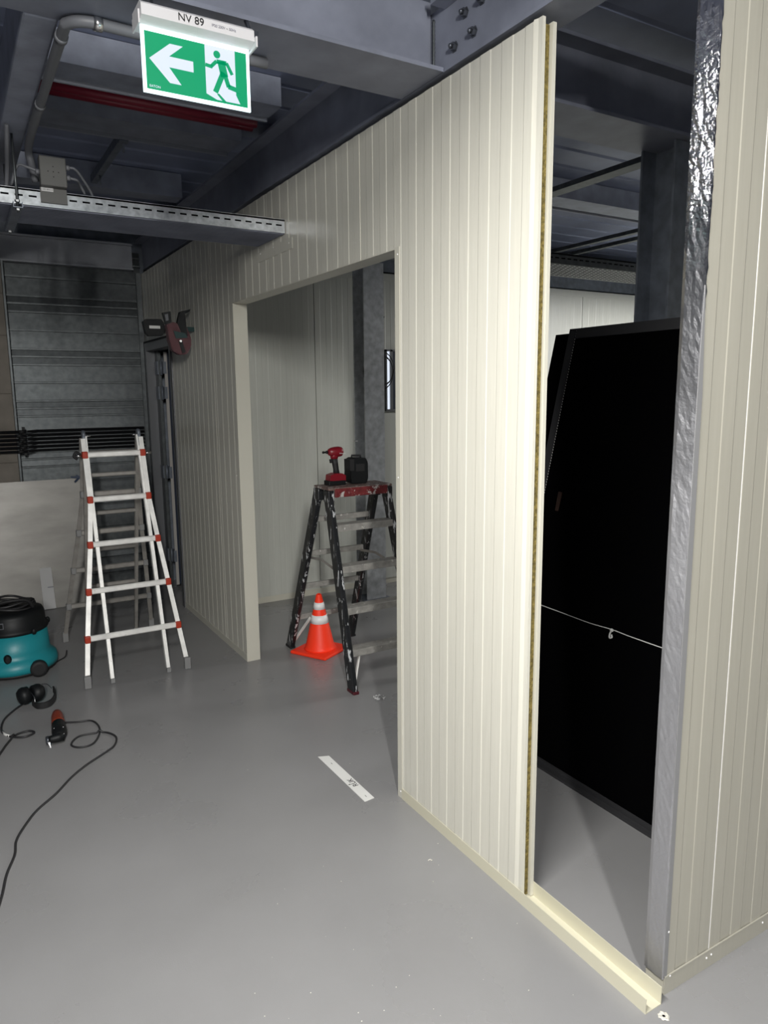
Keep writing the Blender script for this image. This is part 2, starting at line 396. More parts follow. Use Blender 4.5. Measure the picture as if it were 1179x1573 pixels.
zb = [0, .27, .72, 1.18, 1.722, 2.17, 2.487, 2.725]
for r, (a, b) in enumerate(zip(zb[:-1], zb[1:])):
    xs = [-1.6, -1.0, -.55, -.1, .431] if r % 2 else [-1.6, -1.2, -.75, -.3, .431]
    for x0, x1 in zip(xs[:-1], xs[1:]):
        MB().rbox(x0+.002, 6.45+random.uniform(0, .003), a+.002, x1-.002, 6.56, b-.002, .003, 1).build('block', 'block', wl)
MB().box(-1.6, 6.46, 0, .43, 6.565, 2.73).build('mortar', 'block', wl)
MB().box(.431, 6.44, 0, .445, 6.57, 2.73).build('corner_angle', 'galv', wl)

# door in the long wall, leaf swung open into the inner space
dr = struct('door_1', (WX, 6.1, 0), 'open steel door with dark leaf in a grey frame', 'door')
m = MB(); m.box(WX-.012, 5.70, 0, WX+.09, 5.755, 2.14); m.box(WX-.012, 6.50, 0, WX+.09, 6.56, 2.14); m.box(WX-.012, 5.755, 2.075, WX+.09, 6.50, 2.14)
m.build('door_frame', 'door_frame', dr)
m = MB(); m.box(WX-.016, 6.555, 0, WX-.0125, 6.572, 2.155); m.box(WX-.016, 5.69, 0, WX-.0125, 5.70, 2.155); m.box(WX-.016, 5.69, 2.14, WX-.0125, 6.572, 2.155); m.build('seal', 'rubber', dr)
m = MB(); m.box(1.60, 6.30, .04, 2.40, 6.345, 2.06); lf = m.build('door_leaf', 'navy_door', dr)
MB().box(1.585, 6.29, .04, 1.61, 6.30, 2.06).build('leaf_edge', 'leaf_edge', lf)
MB().box(1.56, 6.40, 0, 1.585, 6.50, 2.075).build('rebate', 'galv', dr)
for z in (1.93, 1.72, 1.04, .3):
    m = MB(); m.box(1.548, 6.38, z-.055, 1.556, 6.47, z+.055); m.tube([(1.575, 6.36, z-.06), (1.575, 6.36, z+.06)], .010); m.box(1.575, 6.284, z-.05, 1.60, 6.37, z+.05); m.build('hinge', 'galv_dark', dr)

tag(MB().box(7.2, 1.16, 0, 7.26, 6.6, 2.72).build('wall_east', 'panel_inner'), 'pale end wall of the inner room', 'wall', kind='structure')
# ------------------------------------------------------------------ steelwork
def ibeam(name, axis, a0, a1, c, w_, z0, z1, web, tf=.013, tw=.01, mt='beam', label='', taper=None):
    m = MB()
    def bx(u0, z_0, u1, z_1):
        if axis == 0: m.box(a0, u0, z_0, a1, u1, z_1)
        else: m.box(u0, a0, z_0, u1, a1, z_1)
    bx(c-w_/2, z0, c+w_/2, z0+tf); bx(c-w_/2, z1-tf, c+w_/2, z1); bx(web-tw/2, z0+tf, web+tw/2, z1-tf)
    o = m.build(name, mt); return tag(o, label, 'beam')
bA = ibeam('steel_beam', 0, -3.59, 1.492, 2.24, .26, 2.74, 2.99, 2.19, mt='beam', label='broad galvanised cross beam above the exit sign, meeting the long wall')
bF = ibeam('steel_beam', 0, 1.625, 7.19, 2.24, .26, 2.74, 2.99, 2.19, mt='beam', label='dark cross beam seen through the gap, resting on the near column')
# wall-top beam along Y
m = MB(); m.box(1.494, -6.5, 2.74, 1.62, 6.46, 2.752); m.box(1.498, -6.5, 2.752, 1.508, 6.46, 2.945); m.box(1.43, -6.5, 2.945, 1.62, 2.105, 2.957); m.box(1.43, 2.375, 2.945, 1.62, 6.46, 2.957)
bB = tag(m.build('steel_beam', 'beam'), 'long steel beam running along the top of the panel wall', 'beam')
for yb, zb_ in ((2.00, 2.872), (2.055, 2.795), (1.955, 2.80), (1.915, 2.875)):
    m = MB(); m.lathe([(.017, 0), (.017, -.003), (.013, -.003), (.013, -.014)], (1.498, yb, zb_), 6, 'x', smooth=False); m.lathe([(.007, -.014), (.007, -.022), (.004, -.025)], (1.498, yb, zb_), 10, 'x')
    m.build('bolt', 'bolt', bB)
m = MB(); pts = [(1.4955, 2.172+.0015*((i % 2)*2-1), 2.757+i*.0065) for i in range(26)]; m.tube(pts, .0045, 6); m.build('weld_bead', 'galv', bB)
m = MB(); m.prism([(2.03, 2.928), (2.11, 2.928), (2.11, 2.945), (2.03, 2.945)], 0, 1.44, 1.497); m.build('stiffener_plate', 'beam', bB)
m = MB(); m.box(-3.59, 6.50, 2.74, 1.428, 6.572, 2.752); m.box(-3.59, 6.50, 2.935, 1.428, 6.572, 2.95); m.box(-3.59, 6.53, 2.752, 1.428, 6.54, 2.935)
tag(m.build('steel_beam', 'beam_far'), 'dark beam across the top of the far galvanised wall', 'beam')
m = MB(); m.rbox(.268, 2.375, 2.74, .362, 6.49, 2.93, .008)
bC = tag(m.build('steel_beam', 'purlin'), 'box beam running away at the top left beside the conduit', 'beam')
m = MB(); m.box(1.7, 5.48, 2.715, 7.15, 5.56, 2.93); tag(m.build('steel_beam', 'galv_dark'), 'dark beam on top of the inner back wall', 'beam')
m = MB(); m.box(.37, 4.95, 2.97, 1.425, 5.10, 3.115); tag(m.build('steel_beam', 'purlin'), 'short cross beam high up behind the cable tray', 'beam')
def purlin(y0, y1, x0, x1, lab):
    m = MB(); m.box(x0, y0, 2.995, x1, y1-.035, 3.118); o = tag(m.build('ceiling_purlin', 'purlin'), lab, 'purlin')
    MB().box(x0, y1-.012, 2.985, x1, y1, 3.118).build('lip', 'purlin_lip', o)
purlin(3.29, 3.48, .37, 1.425, 'flat ceiling purlin in front of the red pipes')
purlin(3.82, 4.06, .37, 1.425, 'flat ceiling purlin behind the red pipes')
purlin(3.82, 4.06, 1.63, 7.1, 'thin purlin edge crossing the dark ceiling inside the gap')
for x, lab in ((3.42, 'nearest slanting roof bar seen through the gap'), (4.86, 'left of the two thin roof bars above the inner cable tray'), (5.10, 'right of the two thin roof bars above the inner cable tray')):
    wd = .10 if x < 4 else .05
    m = MB(); m.box(x, 2.38, 2.955, x+wd, 3.81, 2.985); m.box(x, 4.07, 2.955, x+wd, 5.46, 2.985); m.box(x, 3.81, 2.955, x+wd, 4.07, 2.983)
    tag(m.build('roof_bar', 'galv'), lab, 'bar')
m = MB(); m.box(.865, 4.07, 2.985, .90, 4.94, 3.03); m.box(.86, 4.05, 2.975, .905, 4.09, 2.985)
m.tube([(.885, 4.08, 2.93), (.885, 4.08, 2.985)], .005); m.tube([(.885, 4.75, 2.93), (.885, 4.75, 2.985)], .005)
tag(m.build('ceiling_strut', 'galv_dark'), 'short dark strut joining two ceiling members behind the purlin', 'strut')
for dy, lab in ((0, 'nearer of the two red sprinkler pipes under the deck'), (.055, 'farther of the two red sprinkler pipes under the deck')):
    m = MB(); m.tube([(.37, 3.61+dy, 3.02), (1.425, 3.61+dy, 3.02)], .022, 12); tag(m.build('sprinkler_pipe', 'red_pipe'), lab, 'pipe')
def column(x0, y0, lab, ztop=2.738):
    m = MB(); m.box(x0, y0, .012, x0+.18, y0+.010, ztop); m.box(x0, y0+.17, .012, x0+.18, y0+.18, ztop); m.box(x0+.086, y0+.010, .012, x0+.094, y0+.17, ztop)
    t = thing('steel_column', (x0+.09, y0+.09, 0), lab, 'column')
    m.build('column_shaft', 'galv_dark' if y0 < 3 else 'galv_column', t)
    MB().box(x0-.03, y0-.03, 0, x0+.21, y0+.21, .012).build('base_plate', 'galv_dark', t)
    return t
column(2.71, 2.15, 'dark steel column behind the black boards, seen through the gap')
column(2.825, 5.05, 'grey steel column behind the paint-splashed stepladder', 2.70)

# conduit under the beams
m = MB(); m.tube(bez([(.95, 2.30, 2.722), (.55, 2.30, 2.722), (.43, 2.30, 2.722), (.378, 2.335, 2.722), (.372, 2.40, 2.722), (.372, 2.8, 2.722), (.372, 3.42, 2.715), (.385, 3.52, 2.66), (.40, 3.55, 2.60)], 6), .0155, 10)
t = tag(m.build('conduit_pipe', 'conduit'), 'grey conduit bending from the cross beam along the box beam', 'conduit')
for c_, ax in (((.45, 2.30, 2.722), 'x'), ((.372, 2.43, 2.722), 'y'), ((.372, 3.0, 2.722), 'y')):
    m = MB(); m.lathe([(.0165, -.012), (.019, -.012), (.019, .012), (.0165, .012)], c_, 12, ax); m.build('saddle_clamp', 'steel' if ax == 'x' else 'conduit', t)

# cable trays
def cable_tray(x0, x1, lab, holes, mt='tray'):
    t = thing('cable_tray', ((x0+x1)/2, 3.64, 2.48), lab, 'cable tray')
    m = MB(); m.box(x0, 3.46, 2.482, x1, 3.83, 2.484)
    tag(m.build('tray_bottom', 'beam' if not holes else 'galv', t))
    for y, s in ((3.46, 1), (3.83, -1)):
        m = MB(); m.box(x0, y-.001, 2.482, x1, y+.001, 2.545)
        m.box(x0, min(y, y+s*.012), 2.545, x1, max(y, y+s*.012), 2.547); m.box(x0, y-.001, 2.538, x1, y+.004, 2.545)
        m.build('side_rail', mt, t)
    m = MB(); x = x0+.03
    while x < x1-.04: m.box(x, 3.4575, 2.514, x+.030, 3.459, 2.521); x += .052
    tag(m.build('slots', 'hole', t), kind='stuff')
    m = MB()
    if holes:
        x = max(x0+.02, 2.9); r = 0
        while x < min(x1, 4.6):
            for k in range(9): m.box(x+(k % 2)*.02, 3.475+k*.039, 2.4805, x+(k % 2)*.02+.024, 3.482+k*.039, 2.4818)
            x += .042
    else:
        for k in range(22): m.box(x0, 3.475+k*.016, 2.4795, x1, 3.479+k*.016, 2.482)
    tag(m.build('perforations' if holes else 'bottom_ribs', 'hole' if holes else 'beam', t), kind='stuff')
    return t
cable_tray(-3.0, 1.496, 'slotted steel cable tray hanging across the upper left', False)
cable_tray(1.60, 6.9, 'perforated steel cable tray inside the room, seen through the gap', True, 'galv')
hg = thing('tray_hanger', (.30, 3.64, 2.45), 'threaded rod hanger under the left end of the cable tray', 'hanger')
for y in (3.42, 3.875): m = MB(); m.tube([(.31, y, 2.44), (.31, y, 2.739)], .005, 8); m.build('rod', 'galv', hg)
m = MB(); m.box(.292, 3.40, 2.455, .328, 3.90, 2.458); m.box(.292, 3.40, 2.458, .295, 3.90, 2.478); m.box(.325, 3.40, 2.458, .328, 3.90, 2.478); m.build('strut_channel', 'galv_dark', hg)
for y in (3.42, 3.875):
    for z in (2.446, 2.48): m = MB(); m.lathe([(.010, 0), (.010, .008)], (.31, y, z), 6, smooth=False); m.build('nut', 'steel', hg)
jb = thing('junction_box', (.45, 3.44, 2.50), 'dark grey junction box fixed to the side of the left cable tray', 'junction box')
MB().rbox(.402, 3.41, 2.556, .504, 3.456, 2.672, .004).build('lid', 'junction', jb)
m = MB(); m.box(.402, 3.447, 2.497, .504, 3.456, 2.556); bp_ = m.build('mounting_plate', 'junction', jb)
m = MB()
for dx, dz in ((0, 0), (.02, 0), (-.02, 0), (0, .02), (0, -.02)): m.lathe([(.002, 0), (.002, -.001)], (.453+dx, 3.41, 2.612+dz), 8, 'y')
m.build('knockout', 'hole', jb)
m = MB(); m.box(.406, 3.4445, 2.541, .452, 3.4465, 2.555); m.build('label_plate', 'paper', jb)
text('lettering', 'LAD-38.4.13', .008, 'ink', Matrix.Translation((.429, 3.4438, 2.548)) @ Matrix.Rotation(PI/2, 4, 'X'), jb, .0002)
for a, b in (((.504, 3.43, 2.64), (.62, 3.52, 2.56)), ((.504, 3.43, 2.60), (.585, 3.50, 2.56))):
    m = MB(); m.tube(bez([a, (a[0]+.04, a[1]+.005, a[2]-.002), (b[0]-.02, b[1]-.02, b[2]+.03), b], 6), .0055, 8); m.build('flexible_conduit', 'conduit', jb)
    m = MB(); m.lathe([(.011, 0), (.011, .012), (.008, .016)], a, 8, 'x'); m.build('cable_gland', 'conduit', jb)
m = MB(); m.tube(bez([(.402, 3.43, 2.61), (.36, 3.44, 2.625), (.325, 3.46, 2.63), (.30, 3.50, 2.56)], 6), .0055, 8); m.build('flexible_conduit', 'conduit', jb)
m = MB(); m.lathe([(.011, 0), (.011, -.014)], (.402, 3.43, 2.61), 8, 'x'); m.build('cable_gland', 'conduit', jb)
m = MB(); m.tube(bez([(.285, 3.30, 2.735), (.285, 3.36, 2.68), (.29, 3.50, 2.62), (.28, 3.55, 2.52)], 6), .009, 8)
tag(m.build('hanging_cable', 'conduit'), 'thick grey cable dropping into the tray beside the hanger rod', 'cable')

# ------------------------------------------------------------------ exit sign
SY = 2.052
ex = thing('exit_sign', (.66, 2.09, 2.735), 'lit green exit sign with running figure and left arrow under the beam', 'exit sign')
p = [at(px, py, 1, SY) for px, py in ((216, 40), (383, 78), (220, 140), (384, 172))]
X0, X1 = (p[0].x+p[2].x)/2, (p[1].x+p[3].x)/2; Z1 = (p[0].z+p[1].z)/2; Z0 = (p[2].z+p[3].z)/2
SW, SH = X1-X0, Z1-Z0
MB().box(X0, SY, Z0, X1, SY+.006, Z1+.004).build('light_plate', 'sign_edge', ex)
bw = .016
def S2(u, v): return (X0+bw*.55+u*(SW-1.1*bw), Z0+bw*.55+v*(SH-1.1*bw))
def flat(name, polys, mt, y):
    m = MB()
    for pl in polys: m.prism([S2(*q) for q in pl], 1, y-.0006, y)
    return m.build(name, mt, ex)
flat('green_field', [[(0, 0), (1, 0), (1, 1), (0, 1)]], 'sign_green', SY)
# coordinates in panel fractions, u right, v up
flat('arrow', [[(.035, .535), (.235, .86), (.36, .86), (.22, .63), (.22, .44), (.33, .17), (.22, .17)],
               [(.218, .635), (.455, .635), (.455, .445), (.218, .445)]], 'sign_white', SY-.0008)
flat('doorway', [[(.575, 1.0), (.88, 1.0), (.88, .19), (.92, .04), (.68, .04), (.575, .12)]], 'sign_white', SY-.0008)
# running figure
m = MB()
def limb(a, b, wd):
    a = Vector(a+(0,)); b = Vector(b+(0,)); d = (b-a); d.x *= SW; d.y *= SH; d.normalize(); n = Vector((-d.y, d.x, 0))
    def q(p, s_): 
        u, v = S2(p.x, p.y); return (u+n.x*s_*wd/2, v+n.y*s_*wd/2)
    m.prism([q(a, -1), q(b, -1), q(b, 1), q(a, 1)], 1, SY-.0022, SY-.0015)
cx, cz = S2(.695, .86)
m.prism([(cx+.0095*math.cos(k*PI/8), cz+.0095*math.sin(k*PI/8)) for k in range(16)], 1, SY-.0022, SY-.0015)
limb((.69, .735), (.79, .735), .011); limb((.79, .745), (.845, .55), .009); limb((.69, .74), (.635, .63), .009); limb((.645, .62), (.575, .635), .009)
limb((.735, .75), (.765, .48), .021); limb((.755, .56), (.665, .17), .014); limb((.77, .52), (.805, .31), .012); limb((.80, .32), (.93, .27), .012)
m.build('running_figure', 'sign_green', ex)
flat('foot_outline', [[(.68, .14), (.70, .155), (.78, .02), (.74, .02)]], 'sign_green', SY-.0022)
text('maker_lettering', 'EATON', .0085, 'sign_white', Matrix.Translation((S2(.075, .055)[0], SY-.001, S2(.075, .055)[1])) @ Matrix.Rotation(PI/2, 4, 'X'), ex, .0003)
# housing: wedge profile above the plate
hz = at(300, 21, 1, SY-.02).z
hp = [(SY-.035, Z1+.012), (SY-.034, hz-.012), (SY-.020, hz-.002), (SY+.06, hz-.002), (SY+.06, Z1+.008), (SY+.012, Z1+.004), (SY-.004, Z1+.003)]
m = MB(); m.loft([[Vector((x, y, z)) for y, z in hp] for x in (X0-.004, X1+.004)]); hs = m.build('housing', 'housing', ex)
MB().box(X0-.008, SY-.018, Z1-.002, X0-.0045, SY+.05, Z1+.03).build('end_cap', 'housing', ex)
MB().box(X1+.0045, SY-.045, Z1-.004, X1+.009, SY+.04, Z1+.022).build('end_cap', 'housing', ex)
tm = Matrix.Translation((X0+SW*.42, SY-.0365, (Z1+hz)/2+.0005)) @ Matrix.Rotation(PI/2, 4, 'X')
text('lettering', 'NV 89', .026, 'ink', tm, hs, .0003)
text('lettering', 'IP20 230V ~ 50Hz', .009, 'ink_grey', Matrix.Translation((X0+SW*.72, SY-.0365, (Z1+hz)/2+.0005)) @ Matrix.Rotation(PI/2, 4, 'X'), hs, .0003)
m = MB(); m.box(X1+.010, SY+.0, hz-.03, X1+.03, SY+.04, hz+.006); m.tube([(X1+.02, SY+.02, hz), (X1+.02, SY+.065, 2.739)], .006); m.build('beam_clamp', 'bolt', ex)
m = MB(); m.tube([(X0+.05, SY+.05, hz-.004), (X0+.05, SY+.07, 2.739)], .004); m.build('beam_clamp', 'bolt', ex)

# ------------------------------------------------------------------ black boards leaning on the column
K = .232
def bl_pt(y, s_, off=0):     # s_ = height; board plane leans towards +X
    return Vector((2.2+K*s_-off, y, s_))
def board(name, y0, y1, h, off, mt, lab):
    t = thing(name, (2.2, (y0+y1)/2, 0), lab, 'board')
    m = MB(); a, b = bl_pt(0, 0, off), bl_pt(0, h, off)
    m.loft([[Vector((a.x, y, .002)), Vector((a.x+.022, y, .002)), Vector((b.x+.022, y, h)), Vector((b.x, y, h))] for y in (y0, y1)])
    m.build('board_face', mt, t); return t
b1 = board('black_board', 1.235, 2.672, 2.0, .0, 'black', 'tall black board leaning on the column, tied with white string')
def strip(y0, y1, s0, s1, th, nm, mt, par, off=.0):
    a, b = bl_pt(0, s0, off), bl_pt(0, s1, off)
    m = MB(); m.loft([[Vector((a.x-th, y, a.z)), Vector((a.x-.0005, y, a.z)), Vector((b.x-.0005, y, b.z)), Vector((b.x-th, y, b.z))] for y in (y0, y1)]); return m.build(nm, mt, par)
strip(1.235, 2.632, 1.955, 2.003, .006, 'top_edging', 'black_trim', b1)
strip(2.632, 2.674, .002, 2.003, .008, 'side_edging', 'black_trim', b1)
m = MB()
for i in range(150):
    s_ = .05+i*.013; q = bl_pt(2.629, s_, .004); m.box(q.x-.001, q.y-.0012, q.z, q.x, q.y+.0012, q.z+.006)
tag(m.build('stitching', 'white_tape', b1), kind='stuff')
m = MB(); m.box(2.165, 1.235, 0, 2.195, 2.74, .012); m.box(2.187, 1.235, .012, 2.199, 2.74, .03); m.build('bottom_rail', 'black_trim', b1)
b2 = board('black_board', 1.235, 2.80, 1.985, -.025, 'black', 'second black board behind the tied one, its edge just showing at the left')
hd = MB(); a = at(861, 756, 0, 2.2+K*1.27-.012); b = at(853, 800, 0, 2.2+K*1.17-.01); hd.bar(a, b, .022, .012, (0, 1, 0)); hd.build('handle', 'handle_brown', b1)
# string
def onboard(px, py, off=.004):
    x = 2.35
    for _ in range(8): q = at(px, py, 0, x); x = 2.2+K*q.z-off
    return at(px, py, 0, x)
st = thing('white_string', (2.38, 2.2, .75), 'thin white string tied across the tall black board', 'string')
pts = [onboard(*q) for q in ((815, 924), (832, 930), (862, 941), (905, 957), (939, 967), (965, 977), (1010, 993), (1060, 1010))]
MB().tube(bez(pts, 4), .0022, 6).build('strand', 'white_tape', st)
m = MB(); k0 = onboard(939, 968, .01); m.ball(k0, .007, .010, .008, 8); m.tube(bez([k0, k0+Vector((-.004, .006, -.02)), k0+Vector((-.006, .004, -.034)), k0+Vector((-.004, -.006, -.03)), k0+Vector((-.003, -.002, -.018))], 4), .004, 6); m.build('knot', 'white_tape', st)

# ------------------------------------------------------------------ far left: pipes, sheet, lamp
names = ['topmost', 'second from the top', 'third from the top', 'third from the bottom', 'second from the bottom', 'lowest']
for k in range(6):
    z = 1.425-k*.0315
    m = MB(); m.tube([(-1.5, 6.40, z), (.50, 6.40, z)], .0105, 8); m.tube([(.50, 6.40, z), (.505, 6.40, z), (.58, 6.52, z-.001), (.59, 6.53, z-.001), (1.44, 6.53, z-.001)], .0095, 8)
    t = tag(m.build('black_pipe', 'dark_pipe'), names[k]+' of the six thin black pipes on the far wall', 'pipe', 'thin black pipes running along the far wall')
    m = MB(); m.lathe([(.0115, -.02), (.0135, -.02), (.0135, .02), (.0115, .02)], (.47-.02*(k % 2), 6.40, z), 10, 'x'); m.build('coupling', 'rubber', t)
pc = MB(); pc.box(.475, 6.413, 1.235, .495, 6.449, 1.46); tag(pc.build('pipe_rack', 'rubber'), 'black upright rail behind the thin pipes on the block pier', 'pipe rack')
# leaning metal sheet
m = MB(); m.loft([[Vector((x, 6.24, .002)), Vector((x, 6.243, .002)), Vector((x, 6.405, 1.03)), Vector((x, 6.402, 1.03))] for x in (-1.4, .872)])
sh = tag(m.build('metal_sheet', 'sheet'), 'large bare metal sheet leaning on the far wall behind the vacuum cleaner', 'metal sheet')
m = MB(); y0 = 6.232
m.loft([[Vector((.503, y0-.004, .004)), Vector((.592, y0-.004, .004)), Vector((.592, y0-.002, .004)), Vector((.503, y0-.002, .004))],
        [Vector((.498, y0+.048, .335)), Vector((.585, y0+.048, .335)), Vector((.585, y0+.050, .335)), Vector((.498, y0+.050, .335))]])
pt = tag(m.build('white_strip', 'paper'), 'pale strip of card standing against the bare metal sheet', 'card')
MB().box(.545, y0+.018, .175, .588, y0+.0195, .182).build('pencil_mark', 'ink_grey', pt)
cl = thing('spring_clamp', (.845, 6.39, 1.03), 'small blue-black spring clamp on the top edge of the metal sheet', 'clamp')
m = MB(); m.bar((.80, 6.39, 1.045), (.86, 6.385, 1.035), .014, .016); m.bar((.86, 6.385, 1.035), (.825, 6.38, 1.0), .012, .014); m.build('jaw', 'blue_clamp', cl)
m = MB(); m.bar((.84, 6.39, 1.055), (.885, 6.385, 1.025), .018, .012); m.build('grip', 'blue_clamp', cl)

# emergency luminaire + clamp light above the door
em = thing('emergency_lamp', (1.44, 5.83, 2.25), 'black rounded lamp box with a white sticker above the open door', 'lamp')
P = [at(px, py, 1, 5.80) for px, py in ((220, 494), (224, 490), (247, 490), (252, 496), (254, 509), (250, 515), (229, 516), (224, 511))]
m = MB(); m.prism([(q.x, q.z) for q in P], 1, 5.80, 5.86); m.build('lamp_body', 'plastic_black', em)
a, b = at(229, 500, 1, 5.80), at(246, 505, 1, 5.80)
MB().box(a.x, 5.797, b.z, b.x, 5.7995, a.z).build('sticker', 'white_tape', em)
m = MB(); m.bar((1.42, 5.86, P[3].z-.06), (1.499, 5.90, P[3].z-.06), .02, .02); m.build('bracket', 'plastic_black', em)
rl = thing('clamp_light', (1.42, 5.08, 2.1), 'dark red and black clamp light hooked on the wall above the door', 'clamp light')
LY = 5.05
def pp(l, y=LY): return [(at(px, py, 1, y).x, at(px, py, 1, y).z) for px, py in l]
m = MB(); m.prism(pp([(256, 497), (264, 494), (286, 500), (294, 520), (294, 532), (288, 544), (276, 545), (265, 538), (260, 522)]), 1, LY, LY+.07); bmesh.ops.bevel(m.bm, geom=list(m.bm.edges), offset=.006, segments=2, affect='EDGES'); m.build('lamp_body', 'lamp_red', rl)
m = MB(); m.prism(pp([(250, 480), (262, 478), (264, 496), (255, 498)]), 1, LY+.005, LY+.035); m.build('hook_arm', 'plastic_black', rl)
m = MB(); m.prism(pp([(253, 483), (258, 482), (259, 492), (255, 493)]), 1, LY+.002, LY+.0045); m.build('loop_slot', 'conduit', rl)
m = MB(); m.prism(pp([(272, 496), (276, 479), (292, 475), (291, 479), (284, 482), (286, 500), (288, 516), (280, 519), (276, 505)]), 1, LY-.004, LY+.035); m.build('hook_arm', 'plastic_black', rl)
m = MB(); m.prism(pp([(266, 508), (284, 512), (288, 519), (270, 520)]), 1, LY-.006, LY-.0005); m.build('strap', 'pouch', rl)
m = MB(); m.prism(pp([(274, 524), (279, 522), (285, 541), (280, 543)]), 1, LY-.006, LY-.0005); m.build('strap', 'plastic_black', rl)
m = MB(); m.lathe([(.008, 0), (.008, -.006)], (pp([(277, 524)])[0][0], LY-.006, pp([(277, 524)])[0][1]), 8, 'y'); m.build('stud', 'steel', rl)
m = MB(); e_ = pp([(290, 505)])[0]; m.bar((e_[0]-.02, LY+.04, e_[1]), (1.4995, LY+.05, e_[1]), .03, .03); m.build('wall_mount', 'pouch', rl)

# ------------------------------------------------------------------ telescopic ladder
ld = thing('folding_ladder', (.85, 4.83, 0), 'white aluminium telescopic ladder with red joint collars standing open', 'ladder')
LYc, LZ = 4.83, 1.47
def fy(z, s, off=0.0): return LYc+s*(.455 if s < 0 else .48)*(LZ-z)/LZ+off
rz = [1.340, 1.071, .806, .537, .271]
hx = {0: ([(.687, 1.44), (.687, 1.34), (.686, 1.071), (.655, .806), (.615, .537), (.577, .271), (.549, .045)]),
      1: ([(1.033, 1.44), (1.034, 1.34), (1.035, 1.071), (1.058, .806), (1.087, .537), (1.114, .271), (1.137, .045)])}
for s, mt in ((-1, 'alu'), (1, 'alu_dull_shaded')):  # front bright, rear darker: shade painted into the rear rails and rungs
    for side in (0, 1):
        pts = [Vector((x, fy(z, s, s*.018), z)) for x, z in hx[side]]
        m = MB(); 
        rings = []
        for q in pts:
            rings.append([q+Vector((dx, dy, 0)) for dx, dy in ((-.0135, -.006), (.0135, -.006), (.0135, .006), (-.0135, .006))])
        m.loft(rings[:1]+rings[1:]); m.build('outer_rail', mt, ld)
        q = pts[-1]; m = MB(); m.rbox(q.x-.019, q.y-.018+s*.006, .001, q.x+.019, q.y+.016+s*.006, .075, .004); m.build('rubber_foot', 'foot_grey', ld)
        xi = .702 if side == 0 else 1.018
        m = MB(); m.bar((xi-(.012 if side == 0 else -.004), fy(.02, s, -s*.004), .02), (xi, fy(1.45, s, -s*.004), 1.45), .021, .030, (1, 0, 0)); m.build('inner_rail', mt, ld)
        xq = xi-(.012 if side == 0 else -.004)
        m = MB(); m.rbox(xq-.013, fy(.0, s)-.018, .001, xq+.013, fy(0, s)+.014, .028, .003); m.build('rubber_foot', 'foot_grey', ld)
    for i, z in enumerate(rz):
        xs = [[p_[0] for p_ in hx[k] if abs(p_[1]-z) < .01][0] for k in (0, 1)]
        y = fy(z, s, s*.012)
        m = MB(); m.bar((xs[0], y, z), (xs[1], y, z), .034, .024, (0, 0, 1), .006); m.build('rung', 'alu' if s < 0 else 'alu_dull_shaded', ld)
        for x in xs:
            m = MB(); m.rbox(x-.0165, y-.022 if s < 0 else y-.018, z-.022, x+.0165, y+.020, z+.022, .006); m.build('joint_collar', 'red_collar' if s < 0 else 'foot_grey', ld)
    for z in (1.20, .94, .68, .41):     # inner rungs
        y = fy(z, s, -s*.006)
        if s > 0: m = MB(); m.bar((.70, y, z), (1.02, y, z), .026, .024, (0, 0, 1), .005); m.build('inner_rung', 'alu_dull_shaded', ld)
for x in (.695, 1.026):
    m = MB(); m.lathe([(.024, -.010), (.028, -.006), (.028, .006), (.024, .010)], (x, LYc, 1.462), 18, 'x'); m.bar((x, LYc-.022, 1.38), (x, LYc-.004, 1.47), .016, .036, (1, 0, 0)); m.bar((x, LYc+.022, 1.38), (x, LYc+.004, 1.47), .016, .036, (1, 0, 0)); h_ = m.build('hinge', 'galv_dark', ld)
    m = MB(); s = 1 if x < .8 else -1; m.tube([(x+s*.012, LYc-.01, 1.452), (x+s*.04, LYc-.012, 1.455)], .006); m.build('locking_pin', 'steel', h_)
for x, s in ((.687, -1), (1.034, 1)):
    m = MB(); m.tube([(x+s*.012, fy(1.34, -1)-.01, 1.335), (x+s*.055, fy(1.34, -1)-.01, 1.336)], .009); m.build('locking_lever', 'steel', ld)
m = MB(); m.tube(bez([(.66, 4.75, 1.345), (.635, 4.75, 1.36), (.622, 4.75, 1.335), (.64, 4.75, 1.318)], 5), .008); m.build('lever_hook', 'rubber', ld)

# ------------------------------------------------------------------ vacuum cleaner
VC = (.215, 4.95)
vc = thing('vacuum_cleaner', (VC[0], VC[1], 0), 'teal tub vacuum cleaner with a black lid at the left', 'vacuum cleaner')
m = MB(); m.lathe([(.20, .025), (.240, .03), (.243, .055), (.236, .085), (.214, .105), (.204, .118), (.201, .14), (.193, .265), (.18, .265)], (*VC, 0), 40); m.build('tub', 'teal', vc)
m = MB(); m.lathe([(.215, .012), (.235, .014), (.240, .029), (.20, .029)], (*VC, 0), 40); m.build('base_ring', 'rubber', vc)
m = MB(); m.lathe([(.198, .262), (.203, .268), (.203, .285), (.190, .292), (.186, .36), (.176, .385), (.14, .395), (0.01, .395)], (*VC, 0), 40); lid = m.build('motor_lid', 'plastic_black', vc)
for ang in (-60, 10, 150): 
    a = math.radians(ang); c = (VC[0]+.205*math.cos(a), VC[1]+.205*math.sin(a), .275); m = MB(); m.ball(c, .016, .016, .022, 10); m.build('latch', 'plastic_black', vc)
m = MB()
for k in range(4):
    pts = []
    for i in range(25):
        a = 2*PI*i/24; r = .135-.012*k+.008*math.sin(3*a+k)
        pts.append((VC[0]+r*math.cos(a), VC[1]+r*.75*math.sin(a), .405+.014*k+.010*math.sin(2*a+k*1.3)))
    m.tube(pts, .008, 6)
m.build('wound_cord', 'cable', vc)
m = MB(); m.tube(bez([(.10, 4.90, .395), (.13, 4.88, .445), (.22, 4.86, .462), (.30, 4.87, .45), (.335, 4.89, .395)], 6), .011, 8); m.build('carry_handle', 'rubber', vc)
